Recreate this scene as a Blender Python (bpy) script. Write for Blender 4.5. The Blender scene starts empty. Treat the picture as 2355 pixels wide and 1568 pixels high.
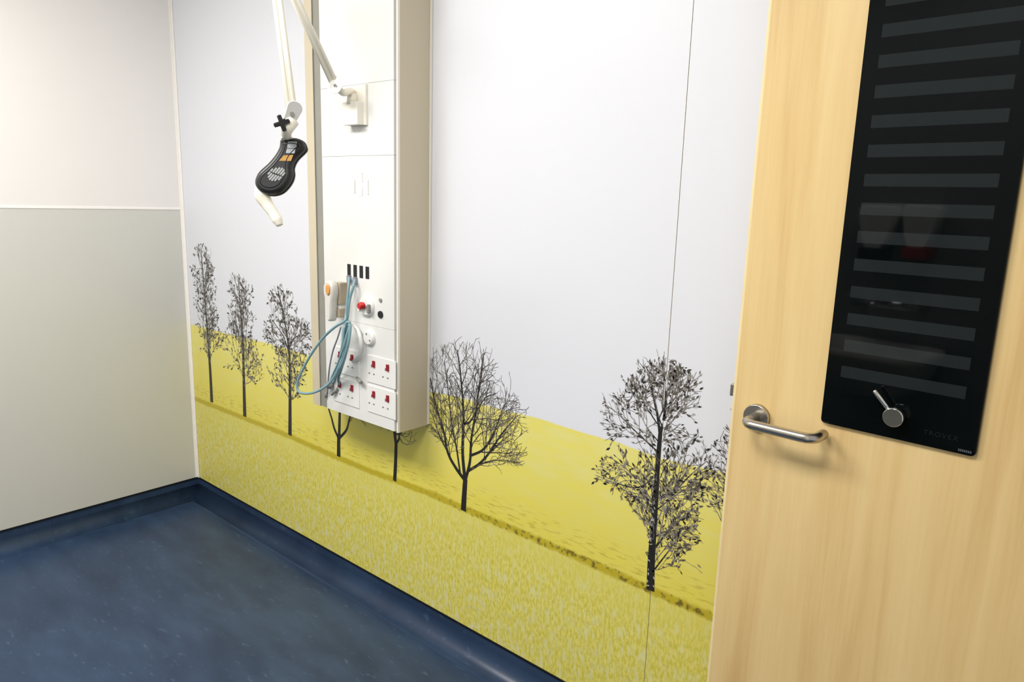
import bpy, bmesh, math, random
import numpy as np
from mathutils import Vector, Matrix

S = bpy.context.scene
COL = S.collection

# ------------------------------------------------------------------ camera
FPX = 1651.05                       # focal length in pixels of the 2355 px wide frame
PITCH, YAW, ROLL = 0.193451, 0.705460, 0.0301312
CAM = Vector((3.157, -1.474, 1.40))
_cy, _sy, _cp, _sp = math.cos(YAW), math.sin(YAW), math.cos(PITCH), math.sin(PITCH)
FW = Vector((-_sy*_cp, _cy*_cp, -_sp)); _r = Vector((_cy, _sy, 0)); _u = _r.cross(FW)
RT = _r*math.cos(ROLL) + _u*math.sin(ROLL); UP = -_r*math.sin(ROLL) + _u*math.cos(ROLL)
cd = bpy.data.cameras.new('camera'); cam = bpy.data.objects.new('camera', cd); COL.objects.link(cam)
cd.sensor_width = 36.0; cd.lens = FPX/2355*36.0; cd.clip_start = 0.02
M = Matrix((RT, UP, -FW)).transposed().to_4x4(); M.translation = CAM
cam.matrix_world = M
S.camera = cam

# ------------------------------------------------------------------ world, light, exposure
S.view_settings.view_transform = 'Standard'; S.view_settings.look = 'None'
S.view_settings.gamma = 1.0; S.view_settings.exposure = 0.58
W = bpy.data.worlds.new('corridor_glow'); S.world = W; W.use_nodes = True
W.node_tree.nodes['Background'].inputs[0].default_value = (0.95, 0.97, 1.0, 1)
W.node_tree.nodes['Background'].inputs[1].default_value = 0.38
CEIL = 2.50
PANELS = [(1.15, -1.50, 1.2, 0.6, 29.0), (2.55, -1.50, 0.6, 0.6, 15.0)]     # ceiling light panels: x, y, width, depth, watts
for (x, y, w, d, pw) in PANELS:
    ld = bpy.data.lights.new('ceiling_panel_lamp', 'AREA'); ld.shape = 'RECTANGLE'
    ld.size = w-.04; ld.size_y = d-.04; ld.energy = pw; ld.color = (1.0, 0.975, 0.94)
    lo = bpy.data.objects.new('ceiling_panel_lamp', ld); COL.objects.link(lo); lo.location = (x, y, CEIL-.03)

# ------------------------------------------------------------------ helpers
def ray(px, py): return FW + RT*((px-1177.5)/FPX) - UP*((py-784)/FPX)
def at(px, py, ax, v):              # point where a line of sight meets the plane axis = v
    d = ray(px, py); return CAM + d*((v-CAM[ax])/d[ax])
def atp(px, py, P0, n):
    d = ray(px, py); return CAM + d*((P0-CAM).dot(n)/d.dot(n))

def lin(c): return tuple(((v/255)/12.92 if v <= 10.3 else ((v/255+.055)/1.055)**2.4) for v in c)
def nodes(m): m.use_nodes = True; return m.node_tree, m.node_tree.nodes['Principled BSDF']
def mat(name, rgb, rough=.5, metal=0, spec=.5, var=.04, scale=30, bump=0, coat=0, aniso=None):
    m = bpy.data.materials.new(name); t, b = nodes(m); c = lin(rgb)
    tc = t.nodes.new('ShaderNodeTexCoord'); n = t.nodes.new('ShaderNodeTexNoise'); n.inputs['Scale'].default_value = scale
    n.inputs['Detail'].default_value = 4
    src = tc.outputs['Object']
    if aniso:
        mp = t.nodes.new('ShaderNodeMapping'); mp.inputs['Scale'].default_value = aniso; t.links.new(src, mp.inputs[0]); src = mp.outputs[0]
    t.links.new(src, n.inputs['Vector'])
    r = t.nodes.new('ShaderNodeValToRGB'); r.color_ramp.elements[0].position = .3; r.color_ramp.elements[1].position = .7
    r.color_ramp.elements[0].color = (*[v*(1-var) for v in c], 1); r.color_ramp.elements[1].color = (*[min(1, v*(1+var)) for v in c], 1)
    t.links.new(n.outputs[0], r.inputs[0]); t.links.new(r.outputs[0], b.inputs['Base Color'])
    b.inputs['Roughness'].default_value = rough; b.inputs['Metallic'].default_value = metal
    b.inputs['Specular IOR Level'].default_value = spec; b.inputs['Coat Weight'].default_value = coat
    if bump:
        bp = t.nodes.new('ShaderNodeBump'); bp.inputs['Strength'].default_value = bump; bp.inputs['Distance'].default_value = .002
        t.links.new(n.outputs[0], bp.inputs['Height']); t.links.new(bp.outputs[0], b.inputs['Normal'])
    return m

def box(bm, lo, hi, bev=0, mi=0):
    lo = Vector(lo); hi = Vector(hi)
    r = bmesh.ops.create_cube(bm, size=1); vs = r['verts']
    for v in vs: v.co = Vector([(lo[i]+hi[i])/2 + v.co[i]*(hi[i]-lo[i]) for i in range(3)])
    fs = {f for v in vs for f in v.link_faces}
    for f in fs: f.material_index = mi
    if bev:
        es = {e for v in vs for e in v.link_edges}
        g = bmesh.ops.bevel(bm, geom=list(es), offset=bev, segments=2, affect='EDGES', profile=.6)
        for f in g['faces']: f.material_index = mi
def frame_of(d):
    d = d.normalized(); a = Vector((0, 0, 1)) if abs(d.z) < .9 else Vector((1, 0, 0))
    x = d.cross(a).normalized(); return x, d.cross(x).normalized()
def cyl(bm, p0, p1, r0, r1=None, n=20, mi=0, rings=None):
    """solid of revolution along p0-p1; rings = [(t, r)]"""
    p0 = Vector(p0); p1 = Vector(p1); r1 = r0 if r1 is None else r1
    rings = rings or [(0, r0), (1, r1)]; x, y = frame_of(p1-p0); R = []
    for t, r in rings:
        c = p0.lerp(p1, t) if 0 <= t <= 1 else p0+(p1-p0)*t
        R.append([bm.verts.new(c + x*(r*math.cos(2*math.pi*k/n)) + y*(r*math.sin(2*math.pi*k/n))) for k in range(n)])
    for a, b in zip(R, R[1:]):
        for k in range(n):
            f = bm.faces.new((a[k], a[(k+1) % n], b[(k+1) % n], b[k])); f.smooth = True; f.material_index = mi
    bm.faces.new(R[0][::-1]).material_index = mi; bm.faces.new(R[-1]).material_index = mi
def spline(P, n=8):
    P = [Vector(p) for p in P]; Q = [P[0]*2-P[1]] + P + [P[-1]*2-P[-2]]; o = []
    for i in range(1, len(Q)-2):
        a, b, c, d = Q[i-1:i+3]
        for k in range(n):
            t = k/n; o.append(.5*((2*b)+(c-a)*t+(2*a-5*b+4*c-d)*t*t+(3*b-a-3*c+d)*t**3))
    o.append(P[-1]); return o
def tube(bm, P, r, n=12, mi=0):
    P = [Vector(p) for p in P]; rr = r if isinstance(r, (list, tuple)) else [r]*len(P)
    if len(rr) != len(P): rr = list(np.interp(np.linspace(0, 1, len(P)), np.linspace(0, 1, len(rr)), rr))
    T = [(P[min(i+1, len(P)-1)]-P[max(i-1, 0)]).normalized() for i in range(len(P))]
    x, _ = frame_of(T[0]); R = []
    for p, t, q in zip(P, T, rr):
        x = (x - t*x.dot(t)).normalized(); y = t.cross(x)
        R.append([bm.verts.new(p + x*(q*math.cos(2*math.pi*k/n)) + y*(q*math.sin(2*math.pi*k/n))) for k in range(n)])
    for a, b in zip(R, R[1:]):
        for k in range(n):
            f = bm.faces.new((a[k], a[(k+1) % n], b[(k+1) % n], b[k])); f.smooth = True; f.material_index = mi
    bm.faces.new(R[0][::-1]).material_index = mi; bm.faces.new(R[-1]).material_index = mi
def inset(pts, d):
    """offset a closed 2D outline inwards by d"""
    n = len(pts); area = sum(pts[i][0]*pts[(i+1) % n][1]-pts[(i+1) % n][0]*pts[i][1] for i in range(n)); s = 1 if area > 0 else -1; o = []
    for i in range(n):
        a, b = pts[i-1], pts[(i+1) % n]; tx, ty = b[0]-a[0], b[1]-a[1]; l = math.hypot(tx, ty) or 1
        o.append((pts[i][0]-s*ty/l*d, pts[i][1]+s*tx/l*d))
    return o
def loft(bm, outline, O, X, Y, Z, layers, mi=0, cap=True):
    """outline in the X/Y plane at O; layers = [(height along Z, inset)]"""
    R = []
    for h, d in layers:
        q = inset(outline, d) if d else outline
        R.append([bm.verts.new(O + X*a + Y*b + Z*h) for a, b in q])
    n = len(outline)
    for a, b in zip(R, R[1:]):
        for k in range(n):
            f = bm.faces.new((a[k], a[(k+1) % n], b[(k+1) % n], b[k])); f.smooth = True; f.material_index = mi
    if cap:
        bm.faces.new(R[0][::-1]).material_index = mi; bm.faces.new(R[-1]).material_index = mi
def rrect(w, h, r, n=5):
    o = []
    for cx, cy, a0 in ((w/2-r, h/2-r, 0), (-w/2+r, h/2-r, 90), (-w/2+r, -h/2+r, 180), (w/2-r, -h/2+r, 270)):
        for k in range(n+1):
            a = math.radians(a0+90*k/n); o.append((cx+r*math.cos(a), cy+r*math.sin(a)))
    return o
def ell(a, b, n=24, ph=0): return [(a*math.cos(2*math.pi*k/n+ph), b*math.sin(2*math.pi*k/n+ph)) for k in range(n)]

BASE = {}
def world_loc(o):
    return BASE.get(o.name, Vector((0, 0, 0)))
def obj(name, bm, mats, parent=None, recalc=True):
    if recalc: bmesh.ops.recalc_face_normals(bm, faces=bm.faces)
    if parent is None:
        xs = [v.co for v in bm.verts]
        c = Vector(((min(v.x for v in xs)+max(v.x for v in xs))/2, (min(v.y for v in xs)+max(v.y for v in xs))/2, min(v.z for v in xs)))
    else: c = world_loc(parent)
    for v in bm.verts: v.co -= c
    me = bpy.data.meshes.new(name); bm.to_mesh(me); bm.free()
    for m in (mats if isinstance(mats, (list, tuple)) else [mats]): me.materials.append(m)
    o = bpy.data.objects.new(name, me); COL.objects.link(o); BASE[o.name] = c
    if parent: o.parent = parent
    else: o.location = c
    return o
def thing(name, loc, label=None, cat=None, group=None, kind=None):
    o = bpy.data.objects.new(name, None); COL.objects.link(o); o.location = loc; o.empty_display_size = .05; BASE[o.name] = Vector(loc)
    tag(o, label, cat, group, kind); return o
def tag(o, label=None, cat=None, group=None, kind=None):
    for k, v in (('label', label), ('category', cat), ('group', group), ('kind', kind)):
        if v: o[k] = v
    return o
NB = bmesh.new
def text_into(bm, s, size, O, X, Y, mi=0, spacing=1.0):
    cu = bpy.data.curves.new('lettering', 'FONT'); cu.body = s; cu.size = size; cu.space_character = spacing
    to = bpy.data.objects.new('lettering', cu); COL.objects.link(to)
    bpy.context.view_layer.update()
    me = bpy.data.meshes.new_from_object(to.evaluated_get(bpy.context.evaluated_depsgraph_get()))
    vs = [bm.verts.new(O + X*v.co.x + Y*v.co.y) for v in me.vertices]
    for p in me.polygons:
        try: bm.faces.new([vs[i] for i in p.vertices]).material_index = mi
        except ValueError: pass
    bpy.data.objects.remove(to); bpy.data.curves.remove(cu); bpy.data.meshes.remove(me)

# ------------------------------------------------------------------ materials
m_wall_up = mat('cladding_warm_white', (240, 236, 232), .35, var=.008, scale=3)
m_wall_lo = mat('cladding_soft_grey', (212, 211, 203), .35, var=.008, scale=3)
m_trim = mat('white_joint_trim', (252, 248, 242), .35, var=.01)
m_sky = None
m_ceiling = mat('ceiling_tile_white', (240, 240, 236), .9, var=.02, scale=80, bump=.3)
m_backwall = mat('wash_wall_grey', (150, 152, 152), .6, var=.02, scale=4)
m_right = mat('painted_wall', (225, 223, 216), .6, var=.01)
m_ink_dark = mat('print_ink_black', (40, 38, 36), .4, var=.3, scale=60)
m_ink_mid = mat('print_ink_brown', (92, 86, 76), .4, var=.25, scale=60)
m_ink_soft = mat('print_ink_grey', (140, 134, 130), .4, var=.15, scale=60)
m_ink_pale = mat('print_ink_pale', (196, 190, 184), .4)
m_hand = mat('handset_plastic', (222, 219, 210), .4, var=.01)
m_white = mat('white_plastic', (238, 237, 233), .35, var=.01)
m_panelw = mat('white_powder_coat', (234, 233, 229), .4, var=.008)
m_cream = mat('cream_powder_coat', (208, 196, 170), .4, var=.012, scale=5)
m_creamw = mat('pale_profile', (246, 241, 230), .4, var=.01)
m_groove_shade = mat('groove_shade_grey', (150, 148, 138), .5, var=.03)  # grey stands in for the shadow inside the front channel
m_black = mat('black_plastic', (16, 16, 18), .35, var=.2)
m_blackh = mat('black_lamp_housing', (30, 31, 32), .38, var=.12, scale=200)
m_red = mat('red_rocker', (150, 12, 36), .35, var=.05)
m_redv = mat('red_valve', (196, 30, 34), .35, var=.05)
m_orange = mat('orange_button', (226, 160, 84), .4, var=.05)
m_silver = mat('silver_sticker', (178, 182, 186), .35, metal=.3, var=.15, scale=90)
m_amber = mat('amber_sticker', (178, 132, 54), .45, var=.12, scale=90)
m_grey = mat('grey_plastic', (140, 140, 134), .45, var=.08)
m_beige = mat('beige_plastic', (178, 163, 140), .45, var=.03)
m_lampw = mat('lamp_arm_enamel', (243, 238, 222), .3, var=.01)
m_teal = mat('teal_cable_jacket', (128, 162, 170), .4, var=.06)
m_greyc = mat('grey_cable_jacket', (140, 140, 152), .4, var=.06)
m_steel = mat('satin_steel', (190, 184, 174), .26, metal=1, var=.05, scale=12, aniso=(1, 60, 60))
m_chrome = mat('chrome', (222, 222, 220), .08, metal=1, var=.01)
m_glass = mat('black_glass', (5, 9, 10), .03, spec=.15, var=.02)
m_stripe = mat('grey_print_on_glass', (33, 38, 39), .03, spec=.15, var=.02)
m_mark = mat('faint_mark_on_glass', (28, 32, 35), .2, spec=.2, var=.02)
m_hole = mat('dark_pin_hole', (120, 118, 114), .6, var=.05)
m_lip = mat('maple_lipping', (243, 222, 170), .45, var=.05, scale=8, aniso=(10, 10, 1))
m_cap = mat('black_capping_strip', (6, 9, 16), .5, var=.1)

def door_wood():
    m = bpy.data.materials.new('maple_veneer'); t, b = nodes(m); tc = t.nodes.new('ShaderNodeTexCoord')
    mp = t.nodes.new('ShaderNodeMapping'); mp.inputs['Scale'].default_value = (14, 14, .9); t.links.new(tc.outputs['Object'], mp.inputs[0])
    n = t.nodes.new('ShaderNodeTexNoise'); n.inputs['Scale'].default_value = 1.0; n.inputs['Detail'].default_value = 5; n.inputs['Distortion'].default_value = .6
    t.links.new(mp.outputs[0], n.inputs['Vector'])
    mp2 = t.nodes.new('ShaderNodeMapping'); mp2.inputs['Scale'].default_value = (160, 160, 6); t.links.new(tc.outputs['Object'], mp2.inputs[0])
    n2 = t.nodes.new('ShaderNodeTexNoise'); n2.inputs['Scale'].default_value = 1.0; n2.inputs['Detail'].default_value = 3
    t.links.new(mp2.outputs[0], n2.inputs['Vector'])
    mx = t.nodes.new('ShaderNodeMath'); mx.operation = 'MULTIPLY_ADD'; mx.inputs[1].default_value = .25
    t.links.new(n2.outputs[0], mx.inputs[0]); t.links.new(n.outputs[0], mx.inputs[2])
    r = t.nodes.new('ShaderNodeValToRGB'); e = r.color_ramp.elements
    e[0].position = .42; e[0].color = (*lin((214, 178, 118)), 1); e[1].position = .86; e[1].color = (*lin((236, 208, 150)), 1)
    k = e.new(.62); k.color = (*lin((228, 196, 136)), 1)
    t.links.new(mx.outputs[0], r.inputs[0]); t.links.new(r.outputs[0], b.inputs['Base Color'])
    b.inputs['Roughness'].default_value = .42; b.inputs['Specular IOR Level'].default_value = .4
    return m
m_wood = door_wood()

def floor_vinyl():
    m = bpy.data.materials.new('navy_safety_vinyl'); t, b = nodes(m); tc = t.nodes.new('ShaderNodeTexCoord')
    n = t.nodes.new('ShaderNodeTexNoise'); n.inputs['Scale'].default_value = 5; n.inputs['Detail'].default_value = 7
    mp = t.nodes.new('ShaderNodeMapping'); mp.inputs['Scale'].default_value = (.8, 2.4, 1); mp.inputs['Rotation'].default_value = (0, 0, .5)
    t.links.new(tc.outputs['Object'], mp.inputs[0]); t.links.new(mp.outputs[0], n.inputs['Vector'])
    r = t.nodes.new('ShaderNodeValToRGB'); e = r.color_ramp.elements
    e[0].position = .3; e[0].color = (*lin((36, 53, 80)), 1); e[1].position = .72; e[1].color = (*lin((52, 72, 100)), 1)
    t.links.new(n.outputs[0], r.inputs[0])
    f = t.nodes.new('ShaderNodeTexNoise'); f.inputs['Scale'].default_value = 34; f.inputs['Detail'].default_value = 6; t.links.new(mp.outputs[0], f.inputs['Vector'])
    r2 = t.nodes.new('ShaderNodeValToRGB'); e = r2.color_ramp.elements
    e[0].position = .62; e[0].color = (0, 0, 0, 1); e[1].position = .86; e[1].color = (.75, .75, .75, 1); t.links.new(f.outputs[0], r2.inputs[0])
    mx = t.nodes.new('ShaderNodeMix'); mx.data_type = 'RGBA'; t.links.new(r2.outputs[0], mx.inputs[0]); t.links.new(r.outputs[0], mx.inputs[6])
    mx.inputs[7].default_value = (*lin((92, 112, 140)), 1); t.links.new(mx.outputs[2], b.inputs['Base Color'])
    b.inputs['Roughness'].default_value = .34; b.inputs['Specular IOR Level'].default_value = .42
    bp = t.nodes.new('ShaderNodeBump'); bp.inputs['Strength'].default_value = .12; bp.inputs['Distance'].default_value = .002
    t.links.new(f.outputs[0], bp.inputs['Height']); t.links.new(bp.outputs[0], b.inputs['Normal'])
    return m
m_floor = floor_vinyl()

def mural_print():
    """sky, far field, path and near field, told apart by the heights stored on the sheet"""
    m = bpy.data.materials.new('field_print'); t, b = nodes(m); N = t.nodes.new; L = t.links.new
    def attr(a): n = N('ShaderNodeAttribute'); n.attribute_name = a; return n.outputs['Fac']
    def math_(op, a, c=None, d=None, clamp=False):
        n = N('ShaderNodeMath'); n.operation = op; n.use_clamp = clamp
        for i, v in enumerate((a, c, d)):
            if v is None: continue
            if isinstance(v, (int, float)): n.inputs[i].default_value = v
            else: L(v, n.inputs[i])
        return n.outputs[0]
    tc = N('ShaderNodeTexCoord')
    def noise(scale, sc=(1, 1, 1), det=4):
        mp = N('ShaderNodeMapping'); mp.inputs['Scale'].default_value = sc; L(tc.outputs['Object'], mp.inputs[0])
        n = N('ShaderNodeTexNoise'); n.inputs['Scale'].default_value = scale; n.inputs['Detail'].default_value = det; L(mp.outputs[0], n.inputs['Vector']); return n.outputs[0]
    def mix(f, a, c):
        n = N('ShaderNodeMix'); n.data_type = 'RGBA'; L(f, n.inputs[0])
        for s, v in ((6, a), (7, c)):
            if isinstance(v, tuple): n.inputs[s].default_value = (*lin(v), 1)
            else: L(v, n.inputs[s])
        return n.outputs[2]
    def ramp(v, lo, hi):                 # 0 at lo, 1 at hi
        return math_('MULTIPLY', math_('SUBTRACT', v, lo), 1/(hi-lo), clamp=True)
    hp, hh = attr('above_path'), attr('above_horizon')
    # far field
    far = mix(ramp(noise(9, (1, 1, 4), 3), .35, .7), (238, 226, 112), (236, 228, 142))
    low = math_('SUBTRACT', 1.0, ramp(hp, .03, .28), clamp=True)          # stronger yellow towards the path
    far = mix(math_('MULTIPLY', low, .75), far, (236, 220, 84))
    rag = noise(26, (1, 1, 6), 5); band = math_('MULTIPLY', ramp(hp, .015, .03), math_('SUBTRACT', 1.0, ramp(hp, .05, .10)), clamp=True)
    far = mix(math_('MULTIPLY', math_('MULTIPLY', band, ramp(rag, .52, .66)), .55), far, (176, 158, 50))
    # near field
    st = noise(1, (150, 150, 60), 5); st2 = noise(1, (62, 62, 24), 5)
    near = mix(ramp(st, .36, .62), (214, 201, 66), (238, 226, 120))
    near = mix(ramp(st2, .5, .68), near, (230, 226, 158))
    deep = math_('SUBTRACT', 1.0, ramp(hp, -.34, -.06), clamp=True)
    near = mix(math_('MULTIPLY', math_('MULTIPLY', deep, ramp(noise(1, (80, 80, 34), 5), .56, .68)), .7), near, (226, 218, 186))
    near = mix(math_('MULTIPLY', ramp(hp, -.13, -.02), .65), near, (229, 218, 108))
    n1 = math_('SUBTRACT', noise(40, (1, 1, 2), 3), .5)
    hpn = math_('MULTIPLY_ADD', n1, .016, hp)
    col = mix(ramp(hpn, -.008, .004), near, far)
    path = math_('MULTIPLY', ramp(hpn, -.014, -.006), math_('SUBTRACT', 1.0, ramp(hpn, .007, .016)), clamp=True)
    col = mix(math_('MULTIPLY', path, .9), col, (196, 176, 32))
    xx = N('ShaderNodeSeparateXYZ'); L(tc.outputs['Object'], xx.inputs[0])
    dark = math_('MULTIPLY', math_('MULTIPLY', path, ramp(noise(60, (1, 1, 1), 4), .5, .62)), ramp(attr('along'), 1.45, 1.9))
    col = mix(math_('MULTIPLY', dark, .75), col, (74, 60, 36))
    col = mix(ramp(math_('MULTIPLY_ADD', n1, .006, hh), -.002, .002), col, (231, 232, 238))
    L(col, b.inputs['Base Color']); b.inputs['Roughness'].default_value = .38
    return m
m_print = mural_print()

# ------------------------------------------------------------------ room shell
XR, YF = 3.51, -2.15                # right wall, wall behind the camera
def structure(name, bm, m): return tag(obj(name, bm, m), kind='structure')
b = NB(); box(b, (-.1, YF-.1, -.08), (XR+1.3, .1, 0)); structure('floor', b, m_floor)
b = NB(); box(b, (-.1, YF-.1, CEIL), (XR+.1, .1, CEIL+.08)); structure('ceiling', b, m_ceiling)
b = NB(); box(b, (-.1, YF, 0), (0, 0, CEIL)); structure('wall_left', b, m_right)
b = NB(); box(b, (-.1, .003, 0), (XR+.1, .1, CEIL)); structure('wall_back', b, m_right)
b = NB(); box(b, (-.1, YF-.1, 0), (XR+.1, YF, CEIL)); structure('wall_front', b, m_backwall)
DY0, DY1 = -.205, -1.12             # doorway in the right wall
b = NB(); box(b, (XR, DY0, 0), (XR+.1, .003, CEIL)); box(b, (XR, YF, 0), (XR+.1, DY1, CEIL)); box(b, (XR, DY1, 2.08), (XR+.1, DY0, CEIL)); structure('wall_right', b, m_right)

# left wall cladding: two sheets and the white joint between them
HS = .0869
zj = at(415, 480, 0, 0).z; YL = YF
b = NB(); box(b, (0, YL, HS), (.003, -.0, zj-.004)); box(b, (0, YL, zj+.004), (.003, 0, CEIL), mi=1)
o = obj('wall_left_cladding', b, [m_wall_lo, m_wall_up]); o.name = 'trim_1'; tag(o, kind='structure')
b = NB(); box(b, (0, YL, zj-.0045), (.005, -.012, zj+.0045), .001); structure('trim_2', b, m_trim)
b = NB(); box(b, (.003, -.016, HS), (.006, 0, CEIL), .0008); box(b, (.003, -.0065, HS), (.016, -.0035, CEIL), .0008); structure('trim_3', b, m_trim)

# coved skirting
def cove(name, prof_dir, a, c):
    """a -> c along the wall foot, prof_dir points into the room"""
    a = Vector(a); c = Vector(c); d = Vector(prof_dir); b = NB(); r = .055
    prof = [(0, HS), (.003, HS), (.003, r)] + [(.003+r*(1-math.cos(math.radians(t))), r*(1-math.sin(math.radians(t)))) for t in range(10, 90, 10)] + [(.003+r, .0012), (.012+r, .0006), (.012+r, 0), (0, 0)]
    R = []
    for P, s in ((a, 0), (c, 1)):
        R.append([b.verts.new(P + d*u + Vector((0, 0, h))) for u, h in prof])
    n = len(prof)
    for k in range(n):
        f = b.faces.new((R[0][k], R[0][(k+1) % n], R[1][(k+1) % n], R[1][k])); f.smooth = 1 < k < n-4
    b.faces.new(R[0]); b.faces.new(R[1][::-1])
    return structure(name, b, m_floor)
cove('baseboard_back', (0, -1, 0), (0, 0, 0), (XR, 0, 0))
cove('baseboard_left', (1, 0, 0), (0, YF, 0), (0, 0, 0))
b = NB(); box(b, (.003, -.0055, HS-.003), (XR, -.0, HS+.003)); structure('trim_4', b, m_cap)
b = NB(); box(b, (0.003, YF, HS-.003), (.0065, -.0055, HS+.003)); structure('trim_5', b, m_cap)

# ------------------------------------------------------------------ mural sheets
horizon_px = [(441, 745), (515, 765), (614, 788), (706, 815), (850, 860), (991, 900), (1058, 913), (1156, 942), (1240, 961), (1340, 994), (1419, 1015), (1518, 1053), (1656, 1083)]
path_px = [(450, 917), (565, 962), (668, 1003), (761, 1045), (853, 1083), (908, 1103), (1006, 1141), (1066, 1168), (1210, 1229), (1337, 1284), (1490, 1352), (1630, 1414)]
hz = [at(x, y, 1, 0) for x, y in horizon_px]; pz = [at(x, y, 1, 0) for x, y in path_px]
HX, HZ = [p.x for p in hz], [p.z for p in hz]; PX, PZ = [p.x for p in pz], [p.z for p in pz]
HX.append(3.6); HZ.append(HZ[-1]+.045*(3.6-HX[-2])/1.0); PX.append(3.6); PZ.append(PZ[-1]-.02)
XS = at(1568, 400, 1, 0).x
FACE = -.003

def in_poly(x, z, P):
    c = False; n = len(P)
    for i in range(n):
        (ax, az), (bx, bz) = P[i], P[i-1]
        if (az > z) != (bz > z) and x < (bx-ax)*(z-az)/(bz-az)+ax: c = not c
    return c
w2 = lambda q: (lambda p: (p.x, p.z))(at(q[0], q[1], 1, FACE))
quads = []; leaves = []
def plant(seed, limbs, crown, tw, lat, gap, ang, leaf=0, lw=.005, up=.05, lmin=.3, thin=.0011):
    """limbs: [(width at base, width at tip, first share without twigs, [pixels])]; the crown outline stops the twigs"""
    rg = random.Random(seed); C = [w2(q) for q in crown]
    def ink(w):
        if leaf and w <= .0030: return rg.choice((1, 2, 2))
        if w > .0045: return 0
        if w > .0024: return rg.choice((0, 0, 1))
        return rg.choice((0, 1, 1, 2))
    def twig(x, z, a, L, w, d):
        s = .011 if d < 2 else .009; n = max(2, int(L/s)); side = rg.choice((-1, 1)); curl = rg.uniform(-.05, .05); nxt = rg.randint(1, 3)
        for i in range(n):
            a += rg.gauss(0, .10)+curl + up*(math.pi/2-a)*.6
            x1, z1 = x+s*math.cos(a), z+s*math.sin(a); w1 = max(thin, w*(1-.75/n))
            if not in_poly(x1, z1, C) or z1 < PZmin(x1): 
                if rg.random() < .7: return
            quads.append(((x, z), (x1, z1), max(w, thin), w1, ink(w)))
            if leaf and rg.random() < leaf*(1 if d else .6): leaves.append((x1+rg.gauss(0, .004), z1+rg.gauss(0, .004), lw*rg.uniform(.5, 1.3), a+rg.uniform(-.8, .8), rg.choice((0, 1, 1, 2))))
            x, z, w = x1, z1, w1; nxt -= 1
            if nxt <= 0 and d < 3:
                nxt = rg.randint(2, 4); side = -side
                twig(x, z, a+side*rg.uniform(.35, .85), (L-i*s)*rg.uniform(.45, .8), w*.65, d+1)
    PZmin = lambda x: float(np.interp(x, PX, PZ))+.03
    for w0, w1, bare, px in limbs:
        P = [Vector((*w2(q), 0)) for q in px]; Q = spline(P, 5) if len(P) > 2 else [P[0].lerp(P[1], t/6) for t in range(7)]
        L = sum((b_-a_).length for a_, b_ in zip(Q, Q[1:])); acc = 0; nxt = L*bare; side = 1
        for a_, b_ in zip(Q, Q[1:]):
            t = acc/L; l = (b_-a_).length; wa, wb = w0+(w1-w0)*t, w0+(w1-w0)*(t+l/L)
            quads.append(((a_.x, a_.y), (b_.x, b_.y), wa, wb, ink(wa)))
            while nxt < acc+l:
                q = a_.lerp(b_, (nxt-acc)/l); base = math.atan2(b_.y-a_.y, b_.x-a_.x); side = -side
                u = nxt/L
                twig(q.x, q.y, base+side*rg.uniform(*ang), lat*(1-.45*u)*rg.uniform(lmin, 1), min(wa*.5, tw), 0)
                nxt += gap*rg.uniform(.6, 1.4)
            acc += l
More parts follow.
